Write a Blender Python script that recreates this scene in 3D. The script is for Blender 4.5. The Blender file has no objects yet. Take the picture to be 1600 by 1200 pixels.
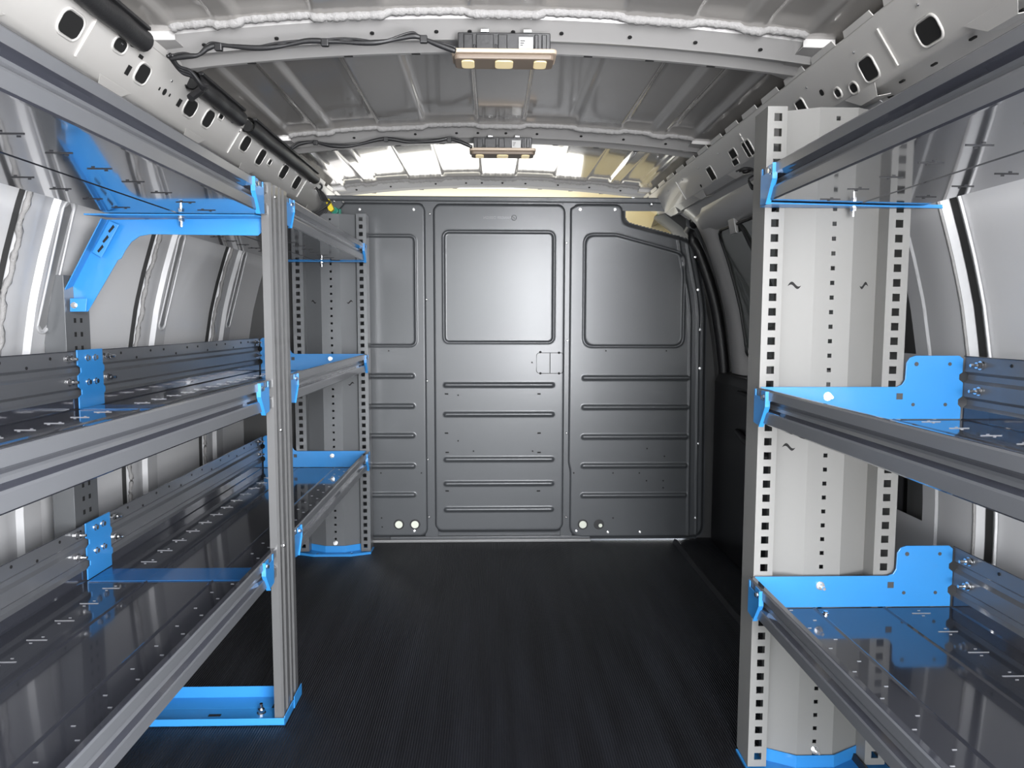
import bpy, math, random
from mathutils import Matrix, Vector
random.seed(7)
sc = bpy.context.scene
COL = sc.collection

# ------------------------------------------------------------------ camera
HC = 0.90
F = 1140.0
dy = Vector((770-800, 600-502, -F)).normalized()
dn = Vector((-25.0, -13269.0, -F)).normalized()
dz = -(dn - dn.dot(dy)*dy); dz.normalize()
dx = dy.cross(dz)
R = Matrix((dx, dy, dz))            # world = R @ cam
cam_d = bpy.data.cameras.new('camera'); cam_d.sensor_width = 36.0; cam_d.lens = 36*F/1600
cam_d.clip_start = 0.02; cam_d.clip_end = 200
cam = bpy.data.objects.new('camera', cam_d); COL.objects.link(cam)
cam.matrix_world = Matrix.Translation((0, 0, HC)) @ R.to_4x4()
sc.camera = cam

# ------------------------------------------------------------------ materials
def mat(name, col, rough=0.5, metal=0.0, coat=0.0, emit=None, estr=1.0, spec=0.5, bump=None, noise=None, coat_rough=0.05):
    m = bpy.data.materials.new(name); m.use_nodes = True
    nt = m.node_tree; b = nt.nodes['Principled BSDF']
    b.inputs['Base Color'].default_value = (*col, 1)
    b.inputs['Roughness'].default_value = rough
    b.inputs['Metallic'].default_value = metal
    b.inputs['Specular IOR Level'].default_value = spec
    b.inputs['Coat Weight'].default_value = coat
    b.inputs['Coat Roughness'].default_value = coat_rough
    if emit:
        b.inputs['Emission Color'].default_value = (*emit, 1)
        b.inputs['Emission Strength'].default_value = estr
    tc = nt.nodes.new('ShaderNodeTexCoord')
    if noise:   # (scale, amount) subtle colour and gloss variation
        n = nt.nodes.new('ShaderNodeTexNoise'); n.inputs['Scale'].default_value = noise[0]; n.inputs['Detail'].default_value = 4
        nt.links.new(tc.outputs['Object'], n.inputs['Vector'])
        mx = nt.nodes.new('ShaderNodeMapRange')
        mx.inputs['To Min'].default_value = 1-noise[1]; mx.inputs['To Max'].default_value = 1+noise[1]
        nt.links.new(n.outputs['Fac'], mx.inputs['Value'])
        mu = nt.nodes.new('ShaderNodeVectorMath'); mu.operation = 'MULTIPLY'
        mu.inputs[0].default_value = col
        nt.links.new(mx.outputs['Result'], mu.inputs[1])
        nt.links.new(mu.outputs['Vector'], b.inputs['Base Color'])
    if bump:    # (scale, strength, distance)
        n = nt.nodes.new('ShaderNodeTexNoise'); n.inputs['Scale'].default_value = bump[0]; n.inputs['Detail'].default_value = 3
        nt.links.new(tc.outputs['Object'], n.inputs['Vector'])
        bp = nt.nodes.new('ShaderNodeBump'); bp.inputs['Strength'].default_value = bump[1]; bp.inputs['Distance'].default_value = bump[2]
        nt.links.new(n.outputs['Fac'], bp.inputs['Height'])
        nt.links.new(bp.outputs['Normal'], b.inputs['Normal'])
    return m

M = {}
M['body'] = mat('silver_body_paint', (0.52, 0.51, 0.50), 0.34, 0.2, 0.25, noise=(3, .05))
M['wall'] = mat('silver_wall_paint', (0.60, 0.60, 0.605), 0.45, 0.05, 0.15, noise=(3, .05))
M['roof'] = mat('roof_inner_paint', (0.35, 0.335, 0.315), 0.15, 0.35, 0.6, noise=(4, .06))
M['pillar'] = mat('silver_pillar_paint', (0.43, 0.43, 0.435), 0.45, 0.1, 0.15)
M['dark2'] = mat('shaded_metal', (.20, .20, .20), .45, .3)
M['rail'] = mat('rail_paint', (0.55, 0.535, 0.51), 0.38, 0.1, 0.2, noise=(6, .06))
M['bow'] = mat('bow_paint', (0.42, 0.41, 0.40), 0.42, 0.2, 0.2)
M['seal'] = mat('seam_sealer', (0.24, 0.235, 0.23), 0.7, bump=(300, 0.8, 0.002))
M['grey'] = mat('grey_powder_coat', (0.105, 0.109, 0.117), 0.30, 0.1, 0.3, noise=(8, .04), coat_rough=.15)
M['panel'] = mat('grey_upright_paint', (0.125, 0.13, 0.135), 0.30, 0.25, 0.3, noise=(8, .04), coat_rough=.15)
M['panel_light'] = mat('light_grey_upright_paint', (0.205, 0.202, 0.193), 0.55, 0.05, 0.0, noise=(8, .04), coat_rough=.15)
M['tray'] = mat('glossy_grey_tray_paint', (0.040, 0.042, 0.052), 0.10, 0.15, 0.5, noise=(6, .05), coat_rough=.04)
M['part'] = mat('partition_grey_paint', (0.062, 0.066, 0.071), 0.40, 0.15, 0.2, noise=(5, .05), coat_rough=.2)
M['blue'] = mat('blue_powder_coat', (0.030, 0.215, 0.53), 0.33, 0.0, 0.3, noise=(10, .04))
M['bluegloss'] = mat('darker_blue_gloss', (0.012, 0.105, 0.30), 0.15, 0.0, 0.5)
M['zinc'] = mat('zinc_plated_steel', (0.80, 0.80, 0.80), 0.22, 1.0)
M['black'] = mat('black_plastic', (0.012, 0.012, 0.013), 0.45, bump=(120, .3, .001))
M['foam'] = mat('charcoal_tube_cover', (0.02, 0.02, 0.021), 0.42, bump=(200, .4, .001))
M['hole'] = mat('dark_opening', (0.006, 0.006, 0.006), 0.8)
M['slot'] = mat('lanced_slot_glint', (0.42, 0.42, 0.44), 0.4, 0.6)  # pale colour paints the sky glint on the raised lance tabs
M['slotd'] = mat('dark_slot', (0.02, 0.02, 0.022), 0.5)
M['doorblk'] = mat('black_door_trim', (0.008, 0.008, 0.009), 0.35)
M['glass'] = mat('dark_window_panel', (0.10, 0.11, 0.10), 0.07, 0.1, 0.8)
M['cream'] = mat('cream_cab_trim', (0.80, 0.72, 0.50), 0.7)
M['beige'] = mat('beige_lamp_bezel', (0.42, 0.34, 0.26), 0.5)
M['brown'] = mat('dark_taupe_lamp_face', (0.16, 0.125, 0.095), 0.5)
M['lens'] = mat('warm_lamp_lens', (0.5, 0.42, 0.25), 0.25, emit=(1.0, .80, .42), estr=0.28)
M['label'] = mat('white_label_paper', (0.42, 0.42, 0.41), 0.6)
M['green'] = mat('green_connector', (0.02, 0.22, 0.15), 0.35)
M['yellow'] = mat('yellow_connector', (0.75, 0.58, 0.03), 0.4)
M['cap'] = mat('pale_plug', (0.70, 0.72, 0.62), 0.4)
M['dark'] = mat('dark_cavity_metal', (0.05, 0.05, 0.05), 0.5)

# ribbed rubber floor
m = bpy.data.materials.new('ribbed_black_rubber'); m.use_nodes = True; nt = m.node_tree; b = nt.nodes['Principled BSDF']
tc = nt.nodes.new('ShaderNodeTexCoord')
wv = nt.nodes.new('ShaderNodeTexWave'); wv.wave_type = 'BANDS'; wv.bands_direction = 'X'
wv.inputs['Scale'].default_value = 55; wv.inputs['Distortion'].default_value = 0
nt.links.new(tc.outputs['Object'], wv.inputs['Vector'])
bp = nt.nodes.new('ShaderNodeBump'); bp.inputs['Strength'].default_value = .55; bp.inputs['Distance'].default_value = .003
nt.links.new(wv.outputs['Fac'], bp.inputs['Height'])
mp = nt.nodes.new('ShaderNodeMapping'); mp.inputs['Scale'].default_value = (9, .8, 1)
nt.links.new(tc.outputs['Object'], mp.inputs['Vector'])
n2 = nt.nodes.new('ShaderNodeTexNoise'); n2.inputs['Scale'].default_value = 2.2; n2.inputs['Detail'].default_value = 5
nt.links.new(mp.outputs['Vector'], n2.inputs['Vector'])
cr = nt.nodes.new('ShaderNodeValToRGB')
cr.color_ramp.elements[0].position = .35; cr.color_ramp.elements[0].color = (.006, .006, .0075, 1)
cr.color_ramp.elements[1].position = .75; cr.color_ramp.elements[1].color = (.014, .015, .019, 1)
nt.links.new(n2.outputs['Fac'], cr.inputs['Fac']); nt.links.new(cr.outputs['Color'], b.inputs['Base Color'])
b.inputs['Roughness'].default_value = .48; b.inputs['Specular IOR Level'].default_value = .35
nt.links.new(bp.outputs['Normal'], b.inputs['Normal'])
M['rubber'] = m

# ------------------------------------------------------------------ mesh builder
class MB:
    def __init__(s): s.v = []; s.f = []
    def box(s, x0, x1, y0, y1, z0, z1):
        n = len(s.v)
        s.v += [(x, y, z) for z in (z0, z1) for y in (y0, y1) for x in (x0, x1)]
        for q in ((0,2,3,1),(4,5,7,6),(0,1,5,4),(1,3,7,5),(3,2,6,7),(2,0,4,6)): s.f.append([n+i for i in q])
        return s
    def prism(s, pts, a, b, fn):
        """pts 2-D outline; fn(u, v, w) -> xyz ; w runs from a to b"""
        n = len(s.v); k = len(pts)
        s.v += [tuple(fn(u, v, a)) for u, v in pts] + [tuple(fn(u, v, b)) for u, v in pts]
        s.f.append([n+i for i in range(k)][::-1]); s.f.append([n+k+i for i in range(k)])
        for i in range(k):
            j = (i+1) % k; s.f.append([n+i, n+j, n+k+j, n+k+i])
        return s
    def grid(s, rows, skip=None):
        """rows: list of equal lists of points"""
        n = len(s.v); w = len(rows[0])
        for r in rows: s.v += [tuple(p) for p in r]
        for i in range(len(rows)-1):
            for j in range(w-1):
                if skip and skip(i, j): continue
                s.f.append([n+i*w+j, n+i*w+j+1, n+(i+1)*w+j+1, n+(i+1)*w+j])
        return s
    def tube(s, path, r, k=8, cap=True, rfn=None):
        n = len(s.v); P = [Vector(p) for p in path]
        for i, p in enumerate(P):
            t = (P[min(i+1, len(P)-1)] - P[max(i-1, 0)]).normalized()
            a = t.cross(Vector((0, 0, 1)))
            if a.length < 1e-3: a = t.cross(Vector((1, 0, 0)))
            a.normalize(); c = t.cross(a)
            rr = r*(rfn(i) if rfn else 1)
            for q in range(k):
                an = 2*math.pi*q/k
                s.v.append(tuple(p + a*math.cos(an)*rr + c*math.sin(an)*rr))
        for i in range(len(P)-1):
            for q in range(k):
                s.f.append([n+i*k+q, n+i*k+(q+1) % k, n+(i+1)*k+(q+1) % k, n+(i+1)*k+q])
        if cap:
            s.f.append([n+q for q in range(k)][::-1]); s.f.append([n+(len(P)-1)*k+q for q in range(k)])
        return s
    def disc(s, c, nrm, r, k=12, h=0.001):
        c = Vector(c); nrm = Vector(nrm).normalized()
        return s.tube([c, c+nrm*h], r, k)
    def build(s, name, material, parent=None, smooth=False, bevel=0, solid=0, smooth_angle=None, bseg=2, offset=-1):
        me = bpy.data.meshes.new(name); me.from_pydata(s.v, [], s.f); me.update()
        o = bpy.data.objects.new(name, me); COL.objects.link(o)
        if material: me.materials.append(material)
        if smooth or smooth_angle:
            me.polygons.foreach_set('use_smooth', [True]*len(me.polygons))
            if smooth_angle: me.set_sharp_from_angle(angle=math.radians(smooth_angle))
        if solid:
            md = o.modifiers.new('solid', 'SOLIDIFY'); md.thickness = solid; md.offset = 0; md.use_rim = not (smooth or smooth_angle)
        if bevel:
            md = o.modifiers.new('bevel', 'BEVEL'); md.width = bevel; md.segments = bseg; md.limit_method = 'ANGLE'
            md.harden_normals = False
        if parent: o.parent = parent
        return o

XY = lambda u, v, w: (u, v, w)
XZ = lambda u, v, w: (u, w, v)      # outline in x-z, extruded along y
YZ = lambda u, v, w: (w, u, v)      # outline in y-z, extruded along x

def thing(name, label, cat, group=None, loc=(0, 0, 0)):
    o = bpy.data.objects.new(name, None); COL.objects.link(o); o.location = loc; o.empty_display_size = .05
    o['label'] = label; o['category'] = cat
    if group: o['group'] = group
    return o
def tag(o, label, cat, group=None):
    o['label'] = label; o['category'] = cat
    if group: o['group'] = group
    return o
def struct(o): o['kind'] = 'structure'; return o
def at(o, p):    # parent an already world-placed mesh to an Empty standing at p (meshes hold world coordinates)
    pass
def adopt(root, loc):
    """place the root Empty at loc while its children keep their world places"""
    root.location = loc
    inv = Matrix.Translation(Vector(loc)).inverted()
    for c in root.children: c.matrix_parent_inverse = inv

def rrect(x0, x1, z0, z1, r, k=4):
    out = []
    for cx, cz, a0 in ((x1-r, z1-r, 0), (x0+r, z1-r, 90), (x0+r, z0+r, 180), (x1-r, z0+r, 270)):
        for i in range(k+1):
            a = math.radians(a0+90*i/k); out.append((cx+r*math.cos(a), cz+r*math.sin(a)))
    return out

# bolts: shared meshes
def bolt_mesh(kind):
    mb = MB()
    if kind == 'nut':      # axis +y: hex nut with stud
        mb.tube([(0, 0, 0), (0, .002, 0)], .0085, 12)
        mb.tube([(0, .002, 0), (0, .009, 0)], .0065, 6)
        mb.tube([(0, .009, 0), (0, .020, 0)], .0032, 8)
    elif kind == 'head':
        mb.tube([(0, 0, 0), (0, .0015, 0)], .0075, 12)
        mb.tube([(0, .0015, 0), (0, .006, 0)], .0058, 6)
    elif kind == 'screw':
        mb.tube([(0, 0, 0), (0, .003, 0), (0, .0045, 0)], .006, 10, rfn=lambda i: (1, .9, .45)[i])
    me = bpy.data.meshes.new('bolt_'+kind); me.from_pydata(mb.v, [], mb.f); me.materials.append(M['zinc'])
    return me
BM = {k: bpy.data.meshes.new for k in ()}
BM = {k: bolt_mesh(k) for k in ('nut', 'head', 'screw')}
def bolt(parent, p, d, kind='nut', s=1.0, name='bolt'):
    o = bpy.data.objects.new(name, BM[kind]); COL.objects.link(o)
    q = Vector((0, 1, 0)).rotation_difference(Vector(d).normalized())
    o.matrix_world = Matrix.Translation(p) @ q.to_matrix().to_4x4() @ Matrix.Scale(s, 4)
    o.parent = parent
    return o

# ------------------------------------------------------------------ body sections
WALLP = [(-.02, .985), (.25, .985), (.50, .983), (.60, .977), (.72, .966), (.84, .950), (.94, .932), (1.03, .908), (1.12, .880), (1.20, .850), (1.27, .815), (1.315, .772), (1.333, .730)]
def wallx(z):
    for (a, b), (c, d) in zip(WALLP, WALLP[1:]):
        if a <= z <= c: return b+(d-b)*(z-a)/(c-a)
    return WALLP[0][1] if z < 0 else WALLP[-1][1]
def skin_z(x): return 1.481-.045*(x/.67)**2
YB = -0.38       # rear opening

# floor
o = MB().box(-.99, .99, YB, 3.02, -.03, 0).build('floor', M['rubber']); struct(o)
# metal threshold below the partition
o = MB().box(-.75, .40, 2.915, 2.965, 0, .012).build('trim_1', M['dark2'], bevel=.003); struct(o)
# step edge on the right
mb = MB(); mb.prism([(.735, 0), (.75, 0), (.75, .012), (.742, .016)], 1.35, 2.90, XZ)
o = mb.build('trim_2', M['black']); struct(o)

# roof skin with pressed lengthwise ribs
BOWS = [(1.45, 1.60), (2.245, 2.40), (3.05, 3.16)]
LOW = [(-.80, -.60), (-.515, -.475), (-.333, -.203), (-.043, .089), (.25, .379), (.475, .515), (.60, .80)]
def sm(a, b, t):
    t = max(0, min(1, (t-a)/(b-a))); return t*t*(3-2*t)
def rib(x):
    s = 0
    for a, b in LOW: s = max(s, sm(a-.010, a+.004, x)*(1-sm(b-.004, b+.010, x)))
    return s
ys = []
y = YB
edges = [.62] + [v for bw in BOWS for v in bw]
while y < 3.17:
    near = min(abs(y-e) for e in edges); ys.append(y); y += .012 if near < .10 else .05
xs = sorted(set([round(-.78+.02*i, 4) for i in range(79)] + [round(e+d, 4) for a, b in LOW for e in (a, b) for d in (-.010, -.005, 0, .005, .010)]))
def fade(y):
    f = 1.0
    segs = [(YB, .60), (.74, 1.45), (1.60, 2.245), (2.40, 3.05)]
    for a, b in segs:
        if a <= y <= b:
            return sm(a+.0, a+.05, y)*(1-sm(b-.075, b-.02, y))
    return 0
rows = []
for y in ys:
    f = fade(y)
    rows.append([(x, y, skin_z(x) + .011*(1-rib(x))*(.25+.75*f) + .004*f) for x in xs])
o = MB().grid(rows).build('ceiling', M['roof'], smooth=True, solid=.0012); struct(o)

# side walls: skin + pressed pillars
def wall_sheet(side, y0, y1, off=0.0, zmin=-.02, zmax=1.333, n=2):
    zs = sorted(set([z for z, _ in WALLP if zmin <= z <= zmax] + [zmin, zmax] + [zmin+(zmax-zmin)*i/24 for i in range(25)]))
    mb = MB(); rows = []
    for z in zs: rows.append([(side*(wallx(z)+off), y0+(y1-y0)*i/(n-1), z) for i in range(n)])
    return mb.grid(rows)
o = wall_sheet(-1, YB, 3.05, .022).build('wall_left', M['wall'], smooth=True, solid=.002); wl = struct(o)
o = wall_sheet(1, YB, 1.41, .02).build('wall_right', M['wall'], smooth=True, solid=.002); wr = struct(o)
# outer closure so that no daylight leaks between skin and roof
for s, par in ((-1, wl), (1, wr)):
    mb = MB(); mb.grid([[(s*.73, YB, 1.333), (s*.76, YB, 1.40), (s*.72, YB, 1.50)], [(s*.73, 4.2, 1.333), (s*.76, 4.2, 1.40), (s*.72, 4.2, 1.50)]])
    mb.grid([[(s*1.03, YB, -.05), (s*1.03, YB, 1.0), (s*.95, YB, 1.36), (s*.70, YB, 1.55)], [(s*1.03, 3.1, -.05), (s*1.03, 3.1, 1.0), (s*.95, 3.1, 1.36), (s*.70, 3.1, 1.55)]])
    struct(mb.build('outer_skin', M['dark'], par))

def pillar(side, y0, name='body_pillar', w=.185, par=None, slot=True):
    """hat-section post pressed proud of the skin, curved with the body side"""
    sec = [(0, .019), (.004, .004), (.018, .000), (.045, .000), (.050, .008), (.085, .008), (.092, -.004), (.150, -.004), (.160, .008), (w, .019)]
    zs = [-.0 + 1.325*i/40 for i in range(41)]
    mb = MB(); mb.grid([[(side*(wallx(z)+.002+d), y0+dy_, z) for dy_, d in sec] for z in zs])
    o = mb.build(name, M['pillar'], par, smooth_angle=28, solid=.0015); o['kind'] = 'structure'
    if slot:
        mb = MB(); mr = MB()
        for z0, z1 in ((.88, 1.14),):
            pts = rrect(y0+.108, y0+.134, z0, z1, .0125, 5)
            k = len(pts)
            n = len(mb.v); mb.v += [(side*(wallx(z)-.0035), y, z) for y, z in pts]
            c = [(side*(wallx(z)-.0035), y0+.121, z) for z in (z0+.0125+(z1-z0-.025)*i/10 for i in range(11))]
            # strip fill
            zz = [z0+(z1-z0)*i/24 for i in range(25)]
            rr = []
            for z in zz:
                e = min(z-z0, z1-z, .0125); hw = math.sqrt(max(0, .0125**2-(.0125-e)**2))
                rr.append([(side*(wallx(z)-.0036), y0+.121-hw, z), (side*(wallx(z)-.0036), y0+.121+hw, z)])
            mb.v = mb.v[:n]; mb.grid(rr)
            ring = [(side*(wallx(z)-.004), y, z) for y, z in rrect(y0+.102, y0+.140, z0-.006, z1+.006, .0185, 5)]
            mr.tube(ring+[ring[0]], .0028, 6, cap=False)
        mb.build('slot', M['dark2'], o); mr.build('slot_rim', M['pillar'], o, smooth=True)
        mb = MB(); mb.disc((side*(wallx(.53)-.001), y0+.075, .53), (-side, 0, 0), .006); mb.build('hole_pattern', M['hole'], o)
    # wavy bead of seam sealer along the near edge, with its dark gap
    path = [(side*(wallx(z)+.001), y0-.002+.004*math.sin(z*41+y0*7)+.003*math.sin(z*97), z) for z in [.02+1.30*i/150 for i in range(151)]]
    mb = MB(); mb.tube(path, .0055, 6, rfn=lambda i: 1+.35*math.sin(i*1.7)*math.sin(i*.61)); mb.build('seam_bead', M['seal'], o, smooth=True)
    mb = MB(); mb.grid([[(side*(wallx(z)+.021), y0-.006, z), (side*(wallx(z)+.012), y0-.001, z)] for z in zs]); mb.build('gap', M['hole'], o)
    return o
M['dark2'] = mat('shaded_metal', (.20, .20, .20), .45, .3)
for y0 in (.39, .91, 1.43, 1.98, 2.50): pillar(-1, y0, par=wl)

# right side: wide curved pillar with two openings behind the right shelving
sec = [(0, .018), (.003, -.012), (.035, -.016), (.075, -.016), (.115, -.016), (.120, -.020), (.165, -.020), (.215, -.020), (.27, -.020), (.45, -.010)]
zs = sorted(set([1.325*i/60 for i in range(61)] + [.83, 1.035, .455, .64]))
yst = [1.415+d for d, _ in sec]
def skp(i, j):
    z = (zs[i]+zs[i+1])/2
    return j in (6, 7) and (.83 < z < 1.035 or .455 < z < .64)
mb = MB(); mb.grid([[(wallx(z)+o_, 1.415+d, z) for d, o_ in sec] for z in zs], skip=skp)
pr = mb.build('body_pillar', M['pillar'], wr, smooth_angle=28, solid=.002); pr['kind'] = 'structure'
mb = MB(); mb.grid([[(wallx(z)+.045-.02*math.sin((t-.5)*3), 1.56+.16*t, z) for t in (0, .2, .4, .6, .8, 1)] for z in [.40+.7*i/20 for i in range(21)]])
o = mb.build('pillar_core', M['dark2'], pr, smooth=True)  # darker grey puts the shade inside the openings into the colour
mb = MB(); mb.tube([(wallx(z)-.012, 1.418, z) for z in [.02+1.3*i/40 for i in range(41)]], .003, 6)
mb.tube([(wallx(z)-.017+.0008*math.sin(z*80), 1.535, z) for z in [.02+1.3*i/80 for i in range(81)]], .003, 6)
mb.build('seam_bead', M['seal'], pr, smooth=True)
mb = MB(); mb.grid([[(wallx(z)+.012, 1.396, z), (wallx(z)+.008, 1.412, z)] for z in [1.33*i/20 for i in range(21)]]); mb.build('gap', M['hole'], pr)
mb = MB(); mb.tube([(wallx(z)+.014, 1.391, z) for z in [.02+1.3*i/40 for i in range(41)]], .003, 6); mb.build('panel_edge', M['wall'], pr, smooth=True)

# sliding door
dr = thing('door_1', '', ''); del dr['label']; del dr['category']; dr['kind'] = 'structure'
def doorx(z): return wallx(z)-.030
zs = [.70+(1.325-.70)*i/24 for i in range(25)]
mb = MB(); mb.grid([[(doorx(z)+.05, 2.86+.09*sm(.7, 1.3, 1.3-z+.7)*0, z), (doorx(z)+.01, 2.85, z), (doorx(z), 2.83, z), (doorx(z)-.003, 2.76, z), (doorx(z), 2.70, z), (doorx(z)+.016, 2.67, z), (doorx(z)+.02, 1.85, z)] for z in zs])
mb.build('door_frame', M['body'], dr, smooth_angle=35, solid=.002)
# top band of the door
mb = MB(); mb.grid([[(doorx(1.235)+.012, y, 1.235), (doorx(1.245)-.004, y, 1.247), (doorx(1.29)-.004, y, 1.29), (doorx(1.31)+.01, y, 1.31)] for y in (1.85, 2.4, 2.78)])
mb.build('door_frame', M['body'], dr, smooth_angle=35, solid=.002)
pts = [(1.9, .76)]+[(2.60, .76), (2.655, .80)]+[(2.672, 1.20), (2.63, 1.228), (1.9, 1.228)]
def winpatch(pts, off):
    mb = MB(); rows = []
    for i in range(21):
        z = .775+(1.222-.775)*i/20
        y1 = 2.655-.03*sm(.82, .775, z) if z < .82 else 2.655
        if z > 1.19: y1 = 2.655-.03*sm(1.19, 1.222, z)
        rows.append([(doorx(z)+off, 1.9, z), (doorx(z)+off, y1, z)])
    return mb.grid(rows)
winpatch(pts, .006).build('window_glass', M['glass'], dr, smooth=True)
edge = [(doorx(z)+.004, 2.657, z) for z in [.79+(1.2-.79)*i/16 for i in range(17)]]
edge = [(doorx(.772)+.004, 1.9, .772), (doorx(.772)+.004, 2.62, .772), (doorx(.78)+.004, 2.648, .78)]+edge+[(doorx(1.215)+.004, 2.645, 1.215), (doorx(1.224)+.004, 2.62, 1.224), (doorx(1.224)+.004, 1.9, 1.224)]
mb = MB(); mb.tube(edge, .005, 6); mb.build('window_seal', M['black'], dr, smooth=True)
mb = MB(); mb.prism([(doorx(1.2)-.012, 1.195), (doorx(1.2)-.002, 1.195), (doorx(1.2)-.006, 1.245), (doorx(1.2)-.022, 1.245)], 2.44, 2.50, XZ); mb.build('glass_clip', M['body'], dr, bevel=.002)
mb = MB(); mb.tube([(doorx(1.2)-.004, 2.42, 1.22), (doorx(1.1)+.002, 2.37, 1.10), (doorx(1.0)+.0, 2.34, 1.0)], .006, 6); mb.build('seal_strip', M['black'], dr)
mb = MB(); mb.prism([(.90, 0), (.90, .66), (.915, .695), (.99, .70), (.99, 0)], 1.70, 2.93, XZ); mb.build('door_trim_panel', M['doorblk'], dr, bevel=.006)
mb = MB(); mb.tube([(.893, 2.62, .645), (.888, 2.45, .640), (.893, 2.30, .60)], .006, 8)
mb.tube([(.893, 2.62, .50), (.880, 2.50, .485), (.885, 2.30, .46)], .012, 8); mb.build('pull_handle', M['black'], dr, smooth=True)
mb = MB(); mb.tube([(.896, 2.47, .52), (.885, 2.47, .54), (.885, 2.47, .62), (.896, 2.47, .63)], .007, 8); mb.build('latch_lever', M['black'], dr, smooth=True)
# black weatherstrip round the door opening and the b-pillar
mb = MB(); mb.tube([(wallx(z)-.035, 2.915+.03*sm(1.0, 1.3, z), z) for z in [.02+1.24*i/30 for i in range(31)]] + [(.80, 2.90, 1.30), (.78, 2.80, 1.315), (.775, 2.0, 1.318)], .022, 10)
o = mb.build('door_weatherstrip', M['black'], smooth=True); struct(o)
mb = MB(); mb.grid([[(wallx(z)+.02, 2.90, z), (wallx(z)-.05, 2.945, z), (wallx(z)-.075, 3.02, z), (wallx(z)-.06, 3.10, z)] for z in [1.33*i/24 for i in range(25)]])
o = mb.build('wall_pillar', mat('dark_pillar_trim', (.045, .045, .045), .4), smooth_angle=30, solid=.002); struct(o)
# header over the sliding door, under the rail
mb = MB(); mb.grid([[(.687, y, 1.333), (.71, y, 1.318), (.74, y, 1.325), (.775, y, 1.300), (.80, y, 1.312), (.86, y, 1.30), (1.0, y, 1.28)] for y in (1.4, 2.2, 3.06)])
o = mb.build('wall_header', M['body'], smooth_angle=30, solid=.002); struct(o)

# ------------------------------------------------------------------ cant rails (perforated)
U = (.650, 1.394); L = (.687, 1.333)
nx, nz = (L[1]-U[1]), -(L[0]-U[0])
ln = math.hypot(nx, nz); nx /= ln; nz /= ln      # normal toward the aisle/down for the right side: (-, -)
def rp(side, y, t, d=0.0):
    x = U[0]+(L[0]-U[0])*t; z = U[1]+(L[1]-U[1])*t
    return (side*(x+nx*d), y, z+nz*d)
def make_rail(side, holes, label):
    root = thing('roof_rail', label, 'rail')
    ysn = [YB, .4, 1.0, 1.6, 2.2, 2.6, 3.04]
    mb = MB()
    prof = [(.735, 1.420), (.668, 1.436), (.640, 1.414), (.650, 1.394), (.687, 1.333), (.700, 1.325), (.735, 1.330), (.78, 1.322)]
    mb.grid([[(side*x, y, z) for x, z in prof] for y in ysn])
    mb.build('rail_beam', M['rail'], root, solid=.0015, bevel=.003, bseg=2, smooth_angle=40)
    hb = MB(); rb = MB()
    for (y, t, ly, lt, r) in holes:
        K_ = .0713; pts = [(a_, b_/K_) for a_, b_ in rrect(y-ly/2, y+ly/2, t*K_-lt*K_/2, t*K_+lt*K_/2, min(r*1.1, ly*.45, lt*K_*.45), 5)]
        # skewed openings follow the pressing
        sk = [(yy, tt) for yy, tt in pts]
        P = []
        for yy, tt in sk: P.append((yy, tt))
        n = len(hb.v); hb.v += [rp(side, yy, tt, .0018) for yy, tt in P]; hb.f.append(list(range(n, n+len(P))))
        if ly > .016:
            ring = [rp(side, yy, tt, .001) for yy, tt in [(a_, b_/K_) for a_, b_ in rrect(y-ly/2-.003, y+ly/2+.003, t*K_-lt*K_/2-.003, t*K_+lt*K_/2+.003, min(r*1.1+.003, ly*.45, lt*K_*.45+.003), 5)]]
            rb.tube(ring+[ring[0]], .0024, 6, cap=False)
    hb.build('opening', M['hole'], root); rb.build('opening_rim', M['rail'], root, smooth=True)
    # overlap joints and folded tabs
    jb = MB()
    for yj in (.80, 1.26, 1.95, 2.62):
        jb.prism([(yj, 0), (yj+.004, 0), (yj+.004, 1), (yj, 1)], 0, .0035, lambda u, v, w: rp(side, u+.012*math.sin(v*6), v, w))
    jb.build('joint_edge', M['rail'], root)
    tb = MB()
    for i in range(7):
        yt = .62+.36*i
        a = yt; b_ = yt+.11
        n = len(tb.v)
        p = [(side*.6885, a, 1.331), (side*.6885, b_, 1.331), (side*.705, b_-.03, 1.313), (side*.705, a+.02, 1.313), (side*.73, b_-.03, 1.318), (side*.73, a+.02, 1.318)]
        tb.v += p; tb.f += [[n, n+1, n+2, n+3], [n+3, n+2, n+4, n+5]]
    tb.build('folded_tab', M['rail'], root, solid=.0015)
    sb = MB()
    for i in range(26):
        yt = .5+.1*i+random.uniform(-.02, .02)
        x = .708+random.uniform(0, .018); sb.box(side*x-.002, side*x+.002, yt, yt+.014, 1.3205, 1.3235)
    sb.build('slot_pattern', M['hole'], root)
    # hemmed notched upper flange
    fb = MB()
    for i in range(20):
        yt = .45+.135*i
        fb.grid([[(side*.640, yt, 1.414), (side*.634, yt+.004, 1.424)], [(side*.640, yt+.10, 1.414), (side*.634, yt+.094, 1.424)]])
    fb.build('flange_tab', M['rail'], root, solid=.002)
    for i in range(12):
        bolt(root, rp(side, .75+.2*i, .12, .001), (side*nx, 0, nz), 'screw', .5)
    adopt(root, (side*.687, YB, 1.333))
    return root

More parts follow.
